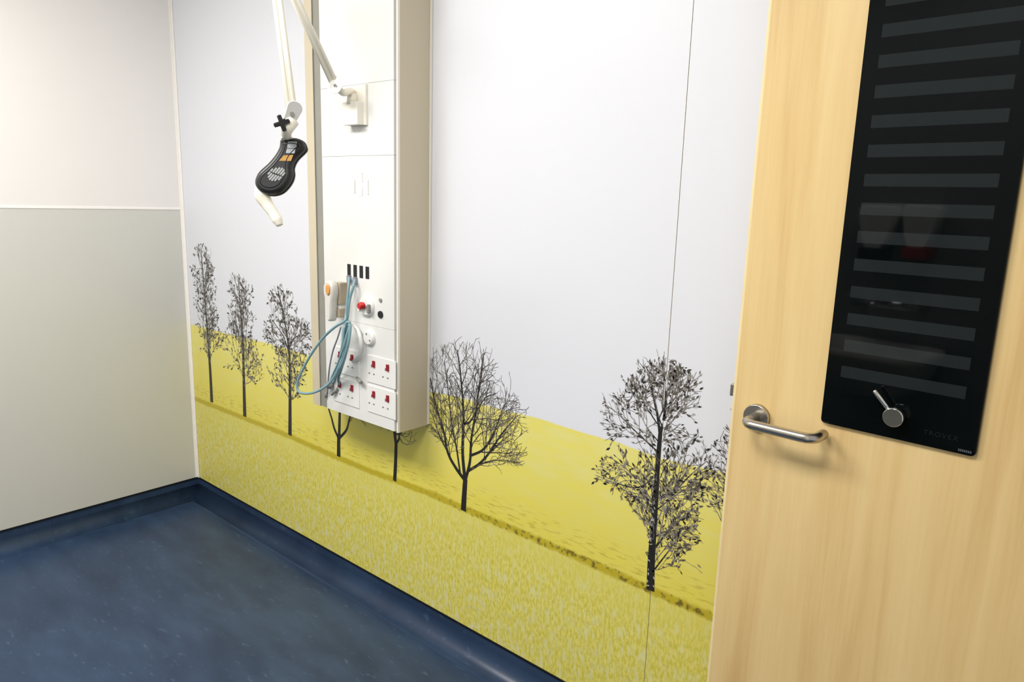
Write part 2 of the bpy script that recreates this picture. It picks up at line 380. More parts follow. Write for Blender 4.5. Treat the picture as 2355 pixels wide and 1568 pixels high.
PLANTS = [
 dict(seed=1, tw=.0030, lat=.28, gap=.0155, ang=(.4, .95), leaf=.40, lw=.0085, thin=.0011, limbs=[(.026, .004, .26, [(487, 921), (484, 860), (480, 800), (474, 720), (468, 650), (462, 570)])],
      crown=[(434, 700), (433, 590), (455, 560), (485, 568), (500, 625), (514, 690), (524, 760), (510, 840), (490, 880), (465, 850), (444, 790)]),
 dict(seed=2, tw=.0030, lat=.28, gap=.0155, ang=(.4, .95), leaf=.40, lw=.0085, thin=.0011, limbs=[(.026, .004, .22, [(563, 954), (561, 880), (559, 800), (554, 720), (548, 640)])],
      crown=[(520, 680), (532, 630), (560, 640), (588, 672), (604, 720), (616, 770), (602, 850), (588, 890), (565, 915), (545, 890), (517, 845), (503, 790), (512, 730)]),
 dict(seed=3, tw=.0036, lat=.26, gap=.019, ang=(.4, .95), leaf=.50, lw=.0088, thin=.0012, limbs=[(.024, .006, .22, [(667, 997), (667, 900), (665, 810), (655, 740), (640, 670)]), (.007, .003, .1, [(665, 810), (650, 770), (625, 735)]), (.006, .003, .1, [(665, 800), (680, 775), (706, 770)])],
      crown=[(612, 700), (624, 655), (660, 660), (690, 692), (708, 740), (718, 790), (705, 860), (690, 910), (668, 945), (645, 905), (620, 860), (606, 800), (608, 740)]),
 dict(seed=4, tw=.003, lat=.14, gap=.03, ang=(.4, .9), limbs=[(.021, .018, 1.1, [(779, 1046), (779, 1006)]), (.013, .005, .5, [(779, 1008), (769, 985), (763, 962), (754, 930), (748, 880)]), (.016, .010, .7, [(780, 1008), (781, 965), (782, 930), (783, 880)]),
      (.011, .005, .4, [(780, 1008), (797, 988), (804, 962), (813, 945), (840, 925)]), (.0045, .0018, .2, [(811, 948), (822, 953), (832, 964), (842, 982)]), (.003, .0015, .2, [(822, 950), (850, 960), (872, 962)])],
      crown=[(730, 900), (745, 850), (890, 850), (885, 965), (862, 975), (845, 995), (820, 990), (800, 960), (780, 960), (765, 960), (748, 945)]),
 dict(seed=5, tw=.002, lat=.10, gap=.03, ang=(.5, 1.2), limbs=[(.0165, .014, 1.1, [(908, 1103), (910, 1060), (911, 1020)]), (.014, .010, .6, [(911, 1022), (907, 990), (904, 960), (900, 920)]), (.009, .006, .4, [(911, 1020), (918, 1008), (919, 992), (927, 975)]), (.007, .005, .3, [(908, 1000), (918, 996), (924, 996)]),
      (.0025, .0014, .1, [(918, 1008), (930, 1020), (945, 1021), (958, 1012)]), (.0022, .0014, .1, [(920, 998), (935, 1004), (948, 992)]), (.0022, .0014, .1, [(905, 985), (893, 990), (890, 982)])],
      crown=[(850, 965), (850, 860), (990, 860), (985, 970), (965, 1015), (935, 1028), (912, 1000), (880, 995)]),
 dict(seed=6, tw=.0036, lat=.26, gap=.021, ang=(.3, .8), up=.03, limbs=[(.021, .018, 1.1, [(1066, 1170), (1068, 1135), (1070, 1105)]), (.013, .004, .25, [(1070, 1105), (1048, 1075), (1030, 1040), (1020, 990), (1002, 930), (990, 870)]),
      (.014, .004, .3, [(1069, 1100), (1064, 1040), (1066, 975), (1065, 930), (1060, 870), (1052, 805)]), (.011, .004, .25, [(1071, 1102), (1081, 1060), (1084, 1010), (1094, 950), (1102, 890), (1112, 815)]),
      (.009, .003, .2, [(1078, 1082), (1104, 1065), (1130, 1035), (1152, 1000), (1190, 955)]), (.0085, .003, .2, [(1081, 1048), (1108, 1036), (1126, 1015), (1140, 985), (1160, 930)]), (.0075, .0025, .2, [(1058, 1085), (1050, 1030), (1040, 980), (1032, 910), (1022, 830)]),
      (.0065, .0025, .2, [(1068, 975), (1082, 968), (1103, 934), (1117, 914), (1140, 905)]), (.0045, .002, .2, [(1085, 1078), (1120, 1062), (1155, 1058), (1190, 1062)]), (.0055, .002, .2, [(1030, 1040), (1012, 1005), (998, 965), (985, 930)])],
      crown=[(975, 880), (990, 820), (1015, 792), (1045, 782), (1090, 790), (1135, 815), (1168, 865), (1192, 918), (1215, 965), (1206, 1030), (1198, 1072), (1150, 1082), (1095, 1092), (1070, 1080), (1045, 1078), (1015, 1040), (992, 1000), (975, 970)]),
 dict(seed=7, tw=.0034, lat=.30, gap=.019, ang=(.45, 1.0), leaf=.42, lw=.0066, limbs=[(.022, .010, .14, [(1496, 1352), (1498, 1290), (1503, 1215), (1509, 1130), (1513, 1060), (1518, 1000)]), (.008, .003, .05, [(1518, 1000), (1528, 955), (1532, 900), (1522, 835)]), (.0075, .003, .05, [(1518, 1000), (1512, 955), (1500, 900), (1490, 850)]),
      (.0045, .002, .2, [(1510, 1090), (1470, 1120), (1420, 1112), (1370, 1092)]), (.0045, .002, .2, [(1514, 1040), (1460, 990), (1420, 950), (1392, 930)]), (.004, .002, .1, [(1497, 1320), (1520, 1290), (1550, 1250), (1570, 1215)]), (.004, .002, .1, [(1500, 1270), (1530, 1230), (1570, 1190), (1590, 1170)]), (.0045, .002, .2, [(1508, 1150), (1550, 1130), (1585, 1095), (1625, 1060)])],
      crown=[(1466, 850), (1520, 820), (1580, 850), (1612, 885), (1606, 950), (1618, 1010), (1640, 1070), (1632, 1110), (1610, 1190), (1600, 1240), (1556, 1310), (1525, 1335), (1500, 1320), (1484, 1270), (1488, 1215), (1460, 1180), (1420, 1130), (1364, 1096), (1385, 1045), (1398, 1010), (1385, 970), (1390, 920), (1435, 895)]),
 dict(seed=8, tw=.0034, lat=.34, gap=.018, ang=(.5, 1.1), leaf=.35, lw=.0055, limbs=[(.02, .004, .2, [(1752, 1462), (1748, 1250), (1742, 1050), (1745, 920)])],
      crown=[(1636, 1050), (1655, 985), (1690, 930), (1730, 900), (1790, 940), (1830, 1050), (1830, 1180), (1780, 1280), (1720, 1290), (1655, 1200), (1628, 1150)]),
]
for sp in PLANTS: plant(**sp)
rg = random.Random(77)               # pale bark flecks and low shoots printed on the large birch
for k in range(46):
    t = rg.random(); q = w2((1496+9*t, 1350-200*t)); leaves.append((q[0]+rg.uniform(-.009, .009), q[1], rg.uniform(.003, .006), rg.uniform(0, 3), 3))
mural = thing('wall_mural', (1.75, FACE, HS), 'printed wall mural of bare black trees on a sloping yellow field under a pale sky', 'mural')
ctr = mural
def sheet(x0, x1, first):
    bm = NB(); z0, z1 = HS, CEIL
    la = bm.verts.layers.float.new('above_path'); lh = bm.verts.layers.float.new('above_horizon'); lx = bm.verts.layers.float.new('along')
    xs = sorted(set([x0, x1] + [x for x in HX+PX if x0 < x < x1] + list(np.arange(x0, x1, .1))))
    rows = []
    for x in xs:
        h = float(np.interp(x, HX, HZ)); p = float(np.interp(x, PX, PZ)); col = []
        for z in (z0, (z0+p)/2, p, (p+h)/2, h, (h+z1)/2, z1):
            v = bm.verts.new((x, FACE, z)); v[la] = z-p; v[lh] = z-h; v[lx] = x; col.append(v)
        rows.append(col)
    for a, c in zip(rows, rows[1:]):
        for k in range(6): bm.faces.new((a[k], c[k], c[k+1], a[k+1]))
    # back and rim so the sheet has its 3 mm
    def q(*P):
        bm.faces.new([bm.verts.new(p) for p in P])
    q((x0, 0.003, z0), (x0, 0.003, z1), (x1, 0.003, z1), (x1, 0.003, z0))
    for x, s in ((x0, 0), (x1, 1)):
        P = [(x, FACE, z0), (x, FACE, z1), (x, 0.003, z1), (x, 0.003, z0)]; q(*(P if s == 0 else P[::-1]))
    # printed branches and leaves
    dy = 0
    for i, (a, c, wa, wc, mi) in enumerate(quads):
        if not (x0 <= a[0] < x1 and x0 <= c[0] < x1): continue
        d = np.array(c)-np.array(a); l = np.hypot(*d)
        if l < 1e-6: continue
        nx, nz = -d[1]/l, d[0]/l; y = FACE-.0003-(i % 17)*.00001; e = d/l*min(wa, wc)*.3
        f = bm.faces.new([bm.verts.new((a[0]-e[0]+nx*wa/2, y, a[1]-e[1]+nz*wa/2)), bm.verts.new((a[0]-e[0]-nx*wa/2, y, a[1]-e[1]-nz*wa/2)),
                          bm.verts.new((c[0]+e[0]-nx*wc/2, y, c[1]+e[1]-nz*wc/2)), bm.verts.new((c[0]+e[0]+nx*wc/2, y, c[1]+e[1]+nz*wc/2))])
        f.material_index = mi+1
    for i, (x, z, s, a, mi) in enumerate(leaves):
        if not (x0+s < x < x1-s): continue
        y = FACE-.0006-(i % 13)*.00001
        f = bm.faces.new([bm.verts.new((x+s*r*math.cos(a+t), y, z+s*r*math.sin(a+t))) for t, r in ((0, 1), (1.4, .36), (3.14, .9), (4.7, .36))])
        f.material_index = mi+1 if mi < 3 else 4
    for f in bm.faces:
        f.normal_update()
        if f.calc_center_median().y < FACE+1e-4 and f.normal.y > 0: f.normal_flip()
    return obj('mural_sheet', bm, [m_print, m_ink_dark, m_ink_mid, m_ink_soft, m_ink_pale], mural, recalc=False)
sheet(.006, XS-.0008, True); sheet(XS+.0008, XR-.002, False)

# ------------------------------------------------------------------ bedhead service unit
xr = at(989, 975, 1, 0).x; Y0 = at(916, 987, 0, xr).y; zb = at(989, 975, 1, 0).z
xl = at(720, 918, 1, Y0).x; x1 = at(736, 920, 1, Y0).x; x2 = at(752, 922, 1, Y0-.006).x; x3 = at(907, 978, 1, Y0-.006).x
print('unit', xl, x1, x2, x3, xr, 'front', Y0, 'bottom', zb)
unit = thing('service_unit', ((xl+xr)/2, 0, zb), 'tall cream and white medical service unit fixed to the mural wall', 'medical unit')
ZT = CEIL-.002; g = .008
def prismz(bm, prof, z0, z1, mi=0):
    A = [bm.verts.new((x, y, z0)) for x, y in prof]; B = [bm.verts.new((x, y, z1)) for x, y in prof]; n = len(prof)
    for k in range(n): bm.faces.new((A[k], A[(k+1) % n], B[(k+1) % n], B[k])).material_index = mi
    bm.faces.new(A[::-1]).material_index = mi; bm.faces.new(B).material_index = mi
b = NB(); yb = FACE-.0008
prismz(b, [(xl, yb), (xl, Y0), (x1, Y0), (x1, Y0+g), (xr, Y0+g), (xr, yb)], zb, ZT)
obj('housing', b, m_cream, unit)
b = NB(); box(b, (x1-.003, Y0+g-.004, zb+.001), (x2+.01, Y0+g, ZT)); box(b, (x1+.0002, Y0+.001, zb+.001), (x1+.0012, Y0+g, ZT)); obj('channel_shade', b, m_groove_shade, unit)['label'] = 'recessed channel along the left of the front panels, its shade painted grey'  # thin grey strips paint the shade of the recess between flange and panels
b = NB()
box(b, (x3+.004, Y0-.001, zb), (xr, Y0+g, ZT), .0015); obj('corner_profile', b, m_creamw, unit)
b = NB(); box(b, (xr, FACE-.009, zb+.002), (xr+.003, FACE-.001, ZT), .001); obj('side_profile', b, m_creamw, unit)
YP = Y0-.006
zs = [zb+.004] + [at(870, y, 1, YP).z for y in (752, 357, 188)] + [ZT]
for k in range(4):
    b = NB(); box(b, (x2, YP, zs[k]+(.0003 if k else 0)), (x3, Y0+g, zs[k+1]-.0003), .0006); obj('front_panel', b, m_panelw, unit)
def on(px, py, dy=0): return at(px, py, 1, YP-dy)
# four black slots
for (x, yt, yb_) in ((803, 607, 633), (817, 609, 637), (831, 611, 639), (845, 613, 641)):
    a = on(x, yt); c = on(x, yb_); w = .0078
    b = NB(); box(b, (a.x-w, YP-.0016, c.z), (a.x+w, YP+.001, a.z), .0006); obj('data_outlet', b, m_black, unit)
# printed label, turned upright
b = NB()
a = on(822, 400); c = on(845, 452); box(b, (a.x, YP-.0006, c.z), (c.x, YP+.0002, a.z), .0001)
lab = obj('panel_label', b, m_white, unit)
rg = random.Random(5); m_lab = mat('pale_label_ink', (205, 204, 198), .6)
for px, y0_, y1_, w in ((816, 415, 447, .0022), (834, 398, 424, .0034), (834, 430, 440, .0024), (834, 442, 450, .0034), (847, 414, 447, .0018)):
    p = on(px, y0_); q = on(px, y1_); z = p.z; b = NB()
    while z > q.z+.004:
        h = rg.uniform(.003, .007); box(b, (p.x-w, YP-.0009, z-h), (p.x+w, YP-.0005, z)); z -= h+.0018
    obj('printed_marks', b, m_lab, lab)
# UK double sockets
def socket(pl, pr):
    """pl, pr: pixel positions of the two red rockers"""
    a, c = on(*pl), on(*pr); d = (a+c)/2; hw = (c.x-a.x)
    w, h = hw*1.02, .0425
    b = NB(); zc = d.z-.018
    box(b, (d.x-w, YP-.0028, zc-h), (d.x+w, YP+.001, zc+h), .0012); plate = obj('power_socket', b, m_white, unit)
    for s in (-1, 1):
        cx = d.x+s*hw/2
        b = NB(); box(b, (cx-.0052, YP-.0072, d.z-.010), (cx+.0052, YP-.0022, d.z+.010), .0012); obj('rocker_switch', b, m_red, plate)
        b = NB(); ox = cx-.010*s*0-.012
        box(b, (ox-.0018, YP-.0034, d.z-.012), (ox+.0018, YP-.0028, d.z-.003))
        for t in (-1, 1): box(b, (ox+t*.011-.0032, YP-.0034, d.z-.034), (ox+t*.011+.0032, YP-.0028, d.z-.030))
        obj('pin_holes', b, m_hole, plate)
for pl, pr in (((784, 815), (812, 822)), ((862, 837), (894, 845)), ((784, 884), (812, 891)), ((862, 907), (894, 915))): socket(pl, pr)
# round gas outlets
def outlet(px, py, r, name):
    c = on(px, py); b = NB()
    cyl(b, c+Vector((0, .004, 0)), c+Vector((0, -.012, 0)), r, rings=[(0, r), (.45, r), (.75, r*.93), (1, r*.78)], n=36)
    o = obj(name, b, m_white, unit); return c, o
c, o = outlet(846, 703, .032, 'gas_outlet')
b = NB(); cyl(b, c+Vector((-.006, -.010, .001)), c+Vector((-.008, -.028, .001)), .015, rings=[(0, .010), (.6, .0115), (1, .009)]); cyl(b, c+Vector((0, -.02, .004)), c+Vector((.013, -.024, .005)), .0055, .004)
obj('red_valve_knob', b, m_redv, o)
for s in (-1, 1):
    b = NB(); box(b, c+Vector((s*.022-.005, -.020, -.019)), c+Vector((s*.022+.005, -.008, .008)), .004); obj('release_shoulder', b, m_grey if s > 0 else m_creamw, o)
c, o = outlet(852, 776, .024, 'gas_outlet')
b = NB()
for (dx, dz) in ((-.004, .012), (.012, -.006)): cyl(b, c+Vector((dx, -.011, dz)), c+Vector((dx, -.0135, dz)), .003, n=12)
obj('fixing_screw', b, m_grey, o)
# small screws / jacks on the right edge of the panel
for px, py, r in ((876, 690, .0055), (876, 723, .0105)):
    c = on(px, py); b = NB(); cyl(b, c+Vector((0, .002, 0)), c+Vector((0, -.004, 0)), r, n=20); obj('black_jack', b, m_black if r > .006 else m_grey, unit)

# ------------------------------------------------------------------ things plugged into the unit
def cable(name, pts, r, m, label, cat='cable', group=None):
    """pts: (px, py, distance in front of the panel)"""
    P = [at(x, y, 1, YP-d) for x, y, d in pts]; b = NB(); tube(b, spline(P, 8), r, 10)
    root = thing(name, P[0], label, cat, group)
    obj('cable_jacket', b, m, root); return root, P
r1, P = cable('patch_cable', [(803, 636, .004), (802, 655, .022), (799, 690, .03), (796, 722, .035), (792, 738, .045), (770, 752, .055), (742, 778, .06), (716, 814, .07), (697, 848, .075), (684, 880, .08), (688, 901, .08), (714, 904, .075), (742, 893, .065), (764, 873, .055), (781, 840, .05), (793, 802, .045), (803, 768, .04), (805, 745, .04), (797, 742, .045), (792, 765, .045), (787, 800, .04), (779, 832, .035), (766, 862, .02), (758, 882, .012)], .0042, m_teal, 'long teal patch cable from the first black slot, looping out past the left edge')
b = NB(); a = P[0]; box(b, a+Vector((-.0062, -.006, -.018)), a+Vector((.0062, .008, .004)), .0015); obj('plug', b, m_greyc, r1)
r2, P = cable('patch_cable', [(817, 640, .004), (813, 658, .02), (804, 690, .026), (800, 722, .03), (797, 752, .035), (801, 780, .04), (795, 815, .04), (786, 845, .034), (779, 868, .022), (780, 884, .008)], .0042, m_teal, 'short teal patch cable from the second black slot down to the lower left socket')
b = NB(); a = P[0]; box(b, a+Vector((-.0062, -.006, -.018)), a+Vector((.0062, .008, .004)), .0015); obj('plug', b, m_greyc, r2)
r3, P = cable('coiled_cable', [(806, 748, .03), (800, 775, .052), (791, 812, .055), (782, 845, .045), (786, 830, .04), (796, 790, .04), (799, 752, .038), (791, 755, .05), (788, 790, .055), (783, 820, .05), (790, 800, .06), (800, 765, .06), (806, 748, .055), (801, 790, .062), (789, 832, .055), (776, 858, .04), (768, 880, .02)], .0044, m_teal, 'bundled teal cable coiled in the middle of the tangle')
r4, P = cable('thin_cable', [(784, 752, .02), (776, 778, .022), (766, 806, .02), (759, 838, .018), (755, 872, .012), (753, 905, .008)], .0026, m_greyc, 'thin mauve-grey cable hanging beside the handset down to the panel foot')
# grey plug ends at the foot
def plugend(pts, r, m, name, label, cat):
    P = [at(x, y, 1, YP-d) for x, y, d in pts]; b = NB(); tube(b, P, r, 14); return tag(obj(name, b, m), label, cat)
plugend([(750, 884, .03), (757, 885, .014), (764, 887, .006)], [.008, .013, .011], m_grey, 'cable_connector', 'brown-grey round cable connector where the teal loop meets the panel', 'connector')
plugend([(763, 908, .012), (770, 900, .010), (776, 893, .006)], [.0035, .005, .0045], m_grey, 'cable_clip', 'small slanted grey clip at the lower left of the panel', 'clip')
plugend([(750, 900, .004), (750, 914, .004)], [.004, .0045], m_grey, 'cable_end', 'short dark cable end hanging at the bottom left corner of the panel', 'cable')
plugend([(821, 868, .006), (826, 875, .012), (831, 880, .016)], [.004, .0055, .0055], m_grey, 'key_switch', 'small grey key switch between the lower sockets', 'switch')
# white hanging hose with its shadow
b = NB(); P = [at(x, y, 1, YP-d) for x, y, d in ((812, 746, .010), (824, 762, .016), (830, 790, .018), (824, 815, .016), (812, 832, .010))]
tube(b, spline(P), [.004, .0055, .0065, .006, .004], 14); tag(obj('white_hose', b, m_white), 'thick white hose curving down beside the teal cables', 'hose')

# nurse call handset
c = at(757, 690, 1, YP-.055)
hs_ = thing('nurse_call_handset', (c.x, YP, c.z), 'white nurse call handset with an orange button, hooked on the left of the unit', 'handset')
X, Y, Z = Vector((1, 0, 0)), Vector((0, 0, 1)), Vector((0, -1, 0))
zt, zbm = at(757, 645, 1, YP-.05).z, at(757, 738, 1, YP-.05).z; hgt = zt-zbm; Oc = Vector((c.x-.006, YP-.030, (zt+zbm)/2))
wpts = [(-.006, -.5), (-.011, -.43), (-.013, -.2), (-.017, .02), (-.023, .2), (-.023, .36), (-.016, .47), (0, .5)]
outl = [(x, t*hgt) for x, t in wpts] + [(-x, t*hgt) for x, t in wpts[::-1] if x]
b = NB(); loft(b, outl, Oc, X, Y, Z, [(0, .003), (.004, 0), (.020, 0), (.027, .005)]); obj('handset_body', b, m_hand, hs_)
b = NB(); pb = at(755, 666, 1, Oc.y-.027); loft(b, ell(.0105, .0165), Vector((pb.x, Oc.y-.0265, pb.z)), X, Y, Z, [(0, 0), (.003, 0), (.0045, .003)]); obj('call_button', b, m_orange, hs_)['label'] = 'oval orange call button'
b = NB(); box(b, (c.x-.008, YP-.031, zt-.075), (c.x+.022, YP, zt-.006), .005); box(b, (c.x-.008, YP-.031, zbm+.01), (c.x+.018, YP, zt-.085), .005); obj('wall_holder', b, m_beige, hs_)
b = NB(); box(b, (c.x-.006, YP-.027, zt-.088), (c.x+.016, YP, zt-.072), .002); obj('holder_clip', b, m_white, hs_)

# ------------------------------------------------------------------ examination lamp
lamp_base = at(812, 262, 1, YP)
lamp = thing('examination_lamp', lamp_base, 'white jointed-arm examination lamp with a black head, bracketed to the service unit', 'lamp')
p0 = at(787, 288, 1, YP-.03); p1 = at(821, 232, 1, YP-.03)
b = NB(); box(b, (p0.x, YP-.03, p0.z), (p1.x, YP, p1.z), .002)
q0 = at(815, 196, 1, YP-.006); box(b, (p0.x+.006, YP-.008, p0.z), (p1.x+.010, YP, q0.z), .001)
obj('wall_bracket', b, m_creamw, lamp)
K1 = at(771, 197, 1, YP-.075); Pin = Vector(((p0.x+p1.x)/2-.004, YP-.017, p1.z))
b = NB(); cyl(b, Pin-Vector((0, 0, .006)), Pin+Vector((0, 0, .022)), .016, .014); tube(b, spline([Pin+Vector((0, 0, .01)), Pin+Vector((-.002, -.002, .03)), K1+Vector((.018, .012, -.018)), K1+Vector((0, .004, 0))], 6), [.010, .010, .010, .008])
obj('swivel_pin', b, m_lampw, lamp)
EL = at(621, -128, 1, -.42); K2 = at(672, 262, 1, -.50)
def arm(a, c, sep, w=.008):
    b = NB(); d = (c-a).normalized(); s = d.cross((CAM-a).normalized()).normalized()
    for k in (-1, 1):
        box_r = tube(b, [a+s*sep*k, c+s*sep*k], w, 10)
    tube(b, [a, c], w*.75, 8)
    return b
obj('lower_arm', arm(K1, EL, .0062, .0062), m_lampw, lamp)
obj('upper_arm', arm(EL, K2, .0062, .0062), m_lampw, lamp)
def knuckle(K, d, r, ln, name='joint'):
    """two round cheek plates with a spacer"""
    n = (CAM-K).normalized(); b = NB(); s = d.normalized(); t = n.cross(s).normalized()
    ol = []
    for k in range(9): a = math.radians(-90+180*k/8); ol.append((ln/2+r*.8*math.cos(a), r*.8*math.sin(a)))
    for k in range(9): a = math.radians(90+180*k/8); ol.append((-ln/2+r*math.cos(a), r*math.sin(a)))
    for h in (-.017, .011): loft(b, ol, K+n*h, s, t, n, [(0, .0015), (.0015, 0), (.0055, 0), (.007, .0015)])
    cyl(b, K-n*.012, K+n*.012, r*.6, n=16)
    o = obj(name, b, m_white, lamp)
    b = NB(); cyl(b, K+n*.017, K+n*.0205, .005, n=12); cyl(b, K+s*(ln/2)+n*.017, K+s*(ln/2)+n*.0195, .003, n=12); obj('joint_screw', b, m_grey, o)
knuckle(K1, (at(790, 205, 1, K1.y)-at(762, 190, 1, K1.y)), .026, .016)
knuckle(EL, (K2-EL), .024, .03)
knuckle(K2, (at(662, 298, 1, K2.y)-at(680, 256, 1, K2.y)), .017, .034)
HN = Vector((.62, -.76, .18)).normalized(); HC = at(642, 385, 1, -.50)
KN = at(648, 283, 1, K2.y-.03)
b = NB(); star = [((.0165 if k % 2 == 0 else .0065)*math.cos(math.pi*k/4+.25), (.0165 if k % 2 == 0 else .0065)*math.sin(math.pi*k/4+.25)) for k in range(8)]
sm = []
for k in range(4):
    a = math.pi/2*k+.35
    sm += [(.018*math.cos(a-.28), .018*math.sin(a-.28)), (.019*math.cos(a), .019*math.sin(a)), (.018*math.cos(a+.28), .018*math.sin(a+.28)), (.0075*math.cos(a+math.pi/4), .0075*math.sin(a+math.pi/4))]
nn = (CAM-KN).normalized(); sx, sy = frame_of(nn)
loft(b, sm, KN, sx, sy, nn, [(-.008, .001), (-.006, 0), (.004, 0), (.007, .002)]); cyl(b, KN-nn*.004, K2+(KN-K2)*.2-nn*.02, .005)
obj('star_knob', b, m_black, lamp)['label'] = 'black four-lobed clamping knob'
hX = Vector((0, 0, 1)).cross(HN).normalized(); hY = HN.cross(hX).normalized()
b = NB(); Pn = atp(660, 322, HC, HN); tube(b, spline([K2+Vector((0, 0, -.015)), atp(659, 300, K2, HN), atp(659, 312, HC, HN), Pn], 5), [.016, .013, .012, .014]); obj('neck', b, m_lampw, lamp)
zpt = lambda x, y: (lambda P: ((P-HC).dot(hX), (P-HC).dot(hY)))(atp(560+x/4.61, 220+y/4.61, HC, HN))
head_px = [(380, 470), (425, 449), (500, 440), (570, 448), (618, 472), (638, 510), (648, 552), (620, 592), (560, 650), (524, 705), (508, 760), (513, 820), (498, 885), (460, 948), (405, 1005), (340, 1036), (270, 1043), (200, 1026), (150, 992), (118, 940), (117, 880), (148, 812), (200, 760), (258, 708), (312, 645), (352, 585), (375, 530)]
hp_ = [zpt(*q) for q in head_px]
hp_ = [(v.x, v.y) for v in spline([Vector((*q, 0)) for q in hp_+hp_[:1]], 3)][:-1]
b = NB(); loft(b, hp_, HC, hX, hY, HN, [(-.034, .010), (-.030, .004), (-.020, 0), (-.006, 0), (0, .005), (.003, .010)]); head = obj('lamp_head', b, m_blackh, lamp)
b = NB(); loft(b, hp_, HC, hX, hY, HN, [(-.024, -.0012), (-.016, -.0012)], cap=True); obj('rim_seam', b, m_black, head)
b = NB(); loft(b, hp_, HC, hX, hY, HN, [(.0025, .013), (.0042, .0145), (.0042, .016)], cap=False); obj('raised_outline', b, m_black, head)
def patch(pts, h, m, name, parent, label=None, t=.0008):
    b = NB(); q = [zpt(*p) for p in pts]; loft(b, q, HC, hX, hY, HN, [(h, 0), (h+t, 0)]); o = obj(name, b, m, parent)
    if label: o['label'] = label
patch([(478, 488), (572, 490), (566, 560), (468, 560)], .003, m_silver, 'silver_sticker', head, 'silver printed sticker')
patch([(466, 566), (558, 566), (545, 615), (455, 612)], .003, m_silver, 'silver_sticker', head, 'lower silver printed sticker')
patch([(432, 636), (532, 632), (508, 696), (382, 694)], .003, m_amber, 'amber_sticker', head, 'amber sticker')
b = NB()                             # pale vent bars in a slanted lozenge
for k, (u0, u1) in enumerate(((.28, .72), (.1, .86), (0, .96), (0, 1), (.06, .96), (.2, .8))):
    A = Vector((232+k*24, 905-k*0+k*10-30, 0)); d = Vector((118, -135, 0)); w = Vector((7, 6, 0))
    for s0, s1 in ((u0, u0+(u1-u0)*.44), (u0+(u1-u0)*.54, u1)):
        p, q = A+d*s0, A+d*s1; ring = [zpt(*(v.xy)) for v in (p-w, p+w, q+w, q-w)]
        loft(b, ring, HC, hX, hY, HN, [(.003, 0), (.0042, 0)])
obj('vent_bars', b, mat('pale_vent', (150, 152, 152), .5), head)['label'] = 'pale slanted vent bars'
b = NB(); H0 = HC-HN*.028
hp3 = [atp(560+x/4.61, 220+y/4.61, H0, HN) for x, y in ((215, 985), (205, 1060), (250, 1150), (315, 1245), (360, 1320), (385, 1375))]
tube(b, spline(hp3, 6), [.021, .020, .0145, .0125, .0125, .008], 16); obj('handle', b, m_lampw, lamp)['label'] = 'curved cream grip handle under the lamp head'

# ------------------------------------------------------------------ door
PR = CAM + ray(1740, 955)*((1.0-CAM.z)/ray(1740, 955).z)
DA = math.radians(-3.2); dX = Vector((math.cos(DA), math.sin(DA), 0)); dN = Vector((math.sin(DA), -math.cos(DA), 0)); dZ = Vector((0, 0, 1))   # dN points to the camera
print('door', PR, 'n', dN)
def dp(s, z, o=0): return Vector((PR.x, PR.y, 0)) + dX*s + dZ*z + dN*o
def dpx(px, py, o=0):
    P = atp(px, py, PR+dN*o, dN); return ((P-PR).dot(dX), P.z)
s0 = (dpx(1768, 0)[0]+dpx(1625, 1568)[0])/2; s1 = (XR-.006-PR.x)/dX.x; ZD = 2.05
door = thing('door_1', dp(s1, .006), None, None, None, 'structure')
def dloft(bm, outl, sc, zc, layers, mi=0): loft(bm, outl, dp(sc, zc), dX, dZ, dN, layers, mi)
def dbox(bm, sa, sb, za, zb_, oa, ob, bev=0, mi=0):
    r = NB(); box(r, (sa, oa, za), (sb, ob, zb_), bev, mi)
    mp = {v: bm.verts.new(dp(v.co.x, v.co.z, v.co.y)) for v in r.verts}
    for f in r.faces: bm.faces.new([mp[v] for v in f.verts]).material_index = mi
    r.free()
b = NB(); dbox(b, s0+.006, s1, .008, ZD, -.044, 0, 0); obj('door_leaf', b, m_wood, door)
b = NB(); dbox(b, s0, s0+.006, .008, ZD, -.044, -.0005, .0012); obj('edge_lipping', b, m_lip, door)
l0, l1 = dpx(1681, 886)[1], dpx(1681, 914)[1]
b = NB(); dbox(b, s0-.013, s0+.004, l1, l0, -.028, -.012, .002); dbox(b, s0-.0012, s0+.001, l1-.06, l0+.06, -.033, -.010, .0004); obj('latch_bolt', b, m_steel, door)
# lever handle
b = NB(); R0 = dpx(1742, 958); LY = .060
cyl(b, dp(R0[0], R0[1], 0), dp(R0[0], R0[1], .010), .026, rings=[(0, .026), (.8, .026), (1, .0245)], n=40); hd = obj('lever_handle', b, m_steel, door)
e = dpx(1872, 992, LY); a0 = dpx(1722, 968, LY); zl = R0[1]; se = e[0]
bend = .022
pts = [dp(R0[0], zl, .006), dp(R0[0], zl, LY-bend)] + [dp(R0[0]+bend*(1-math.cos(math.radians(t))), zl, LY-bend+bend*math.sin(math.radians(t))) for t in (25, 50, 75)] + [dp(R0[0]+bend, zl, LY), dp(se-bend, zl, LY)] + [dp(se-bend+bend*math.sin(math.radians(t)), zl, LY-bend+bend*math.cos(math.radians(t))) for t in (25, 50, 75)] + [dp(se, zl, LY-bend), dp(se, zl, .012)]
print('lever', R0, se, 'bar z by px', a0[1], e[1])
b = NB(); tube(b, pts, .0096, 20); obj('lever', b, m_steel, hd)
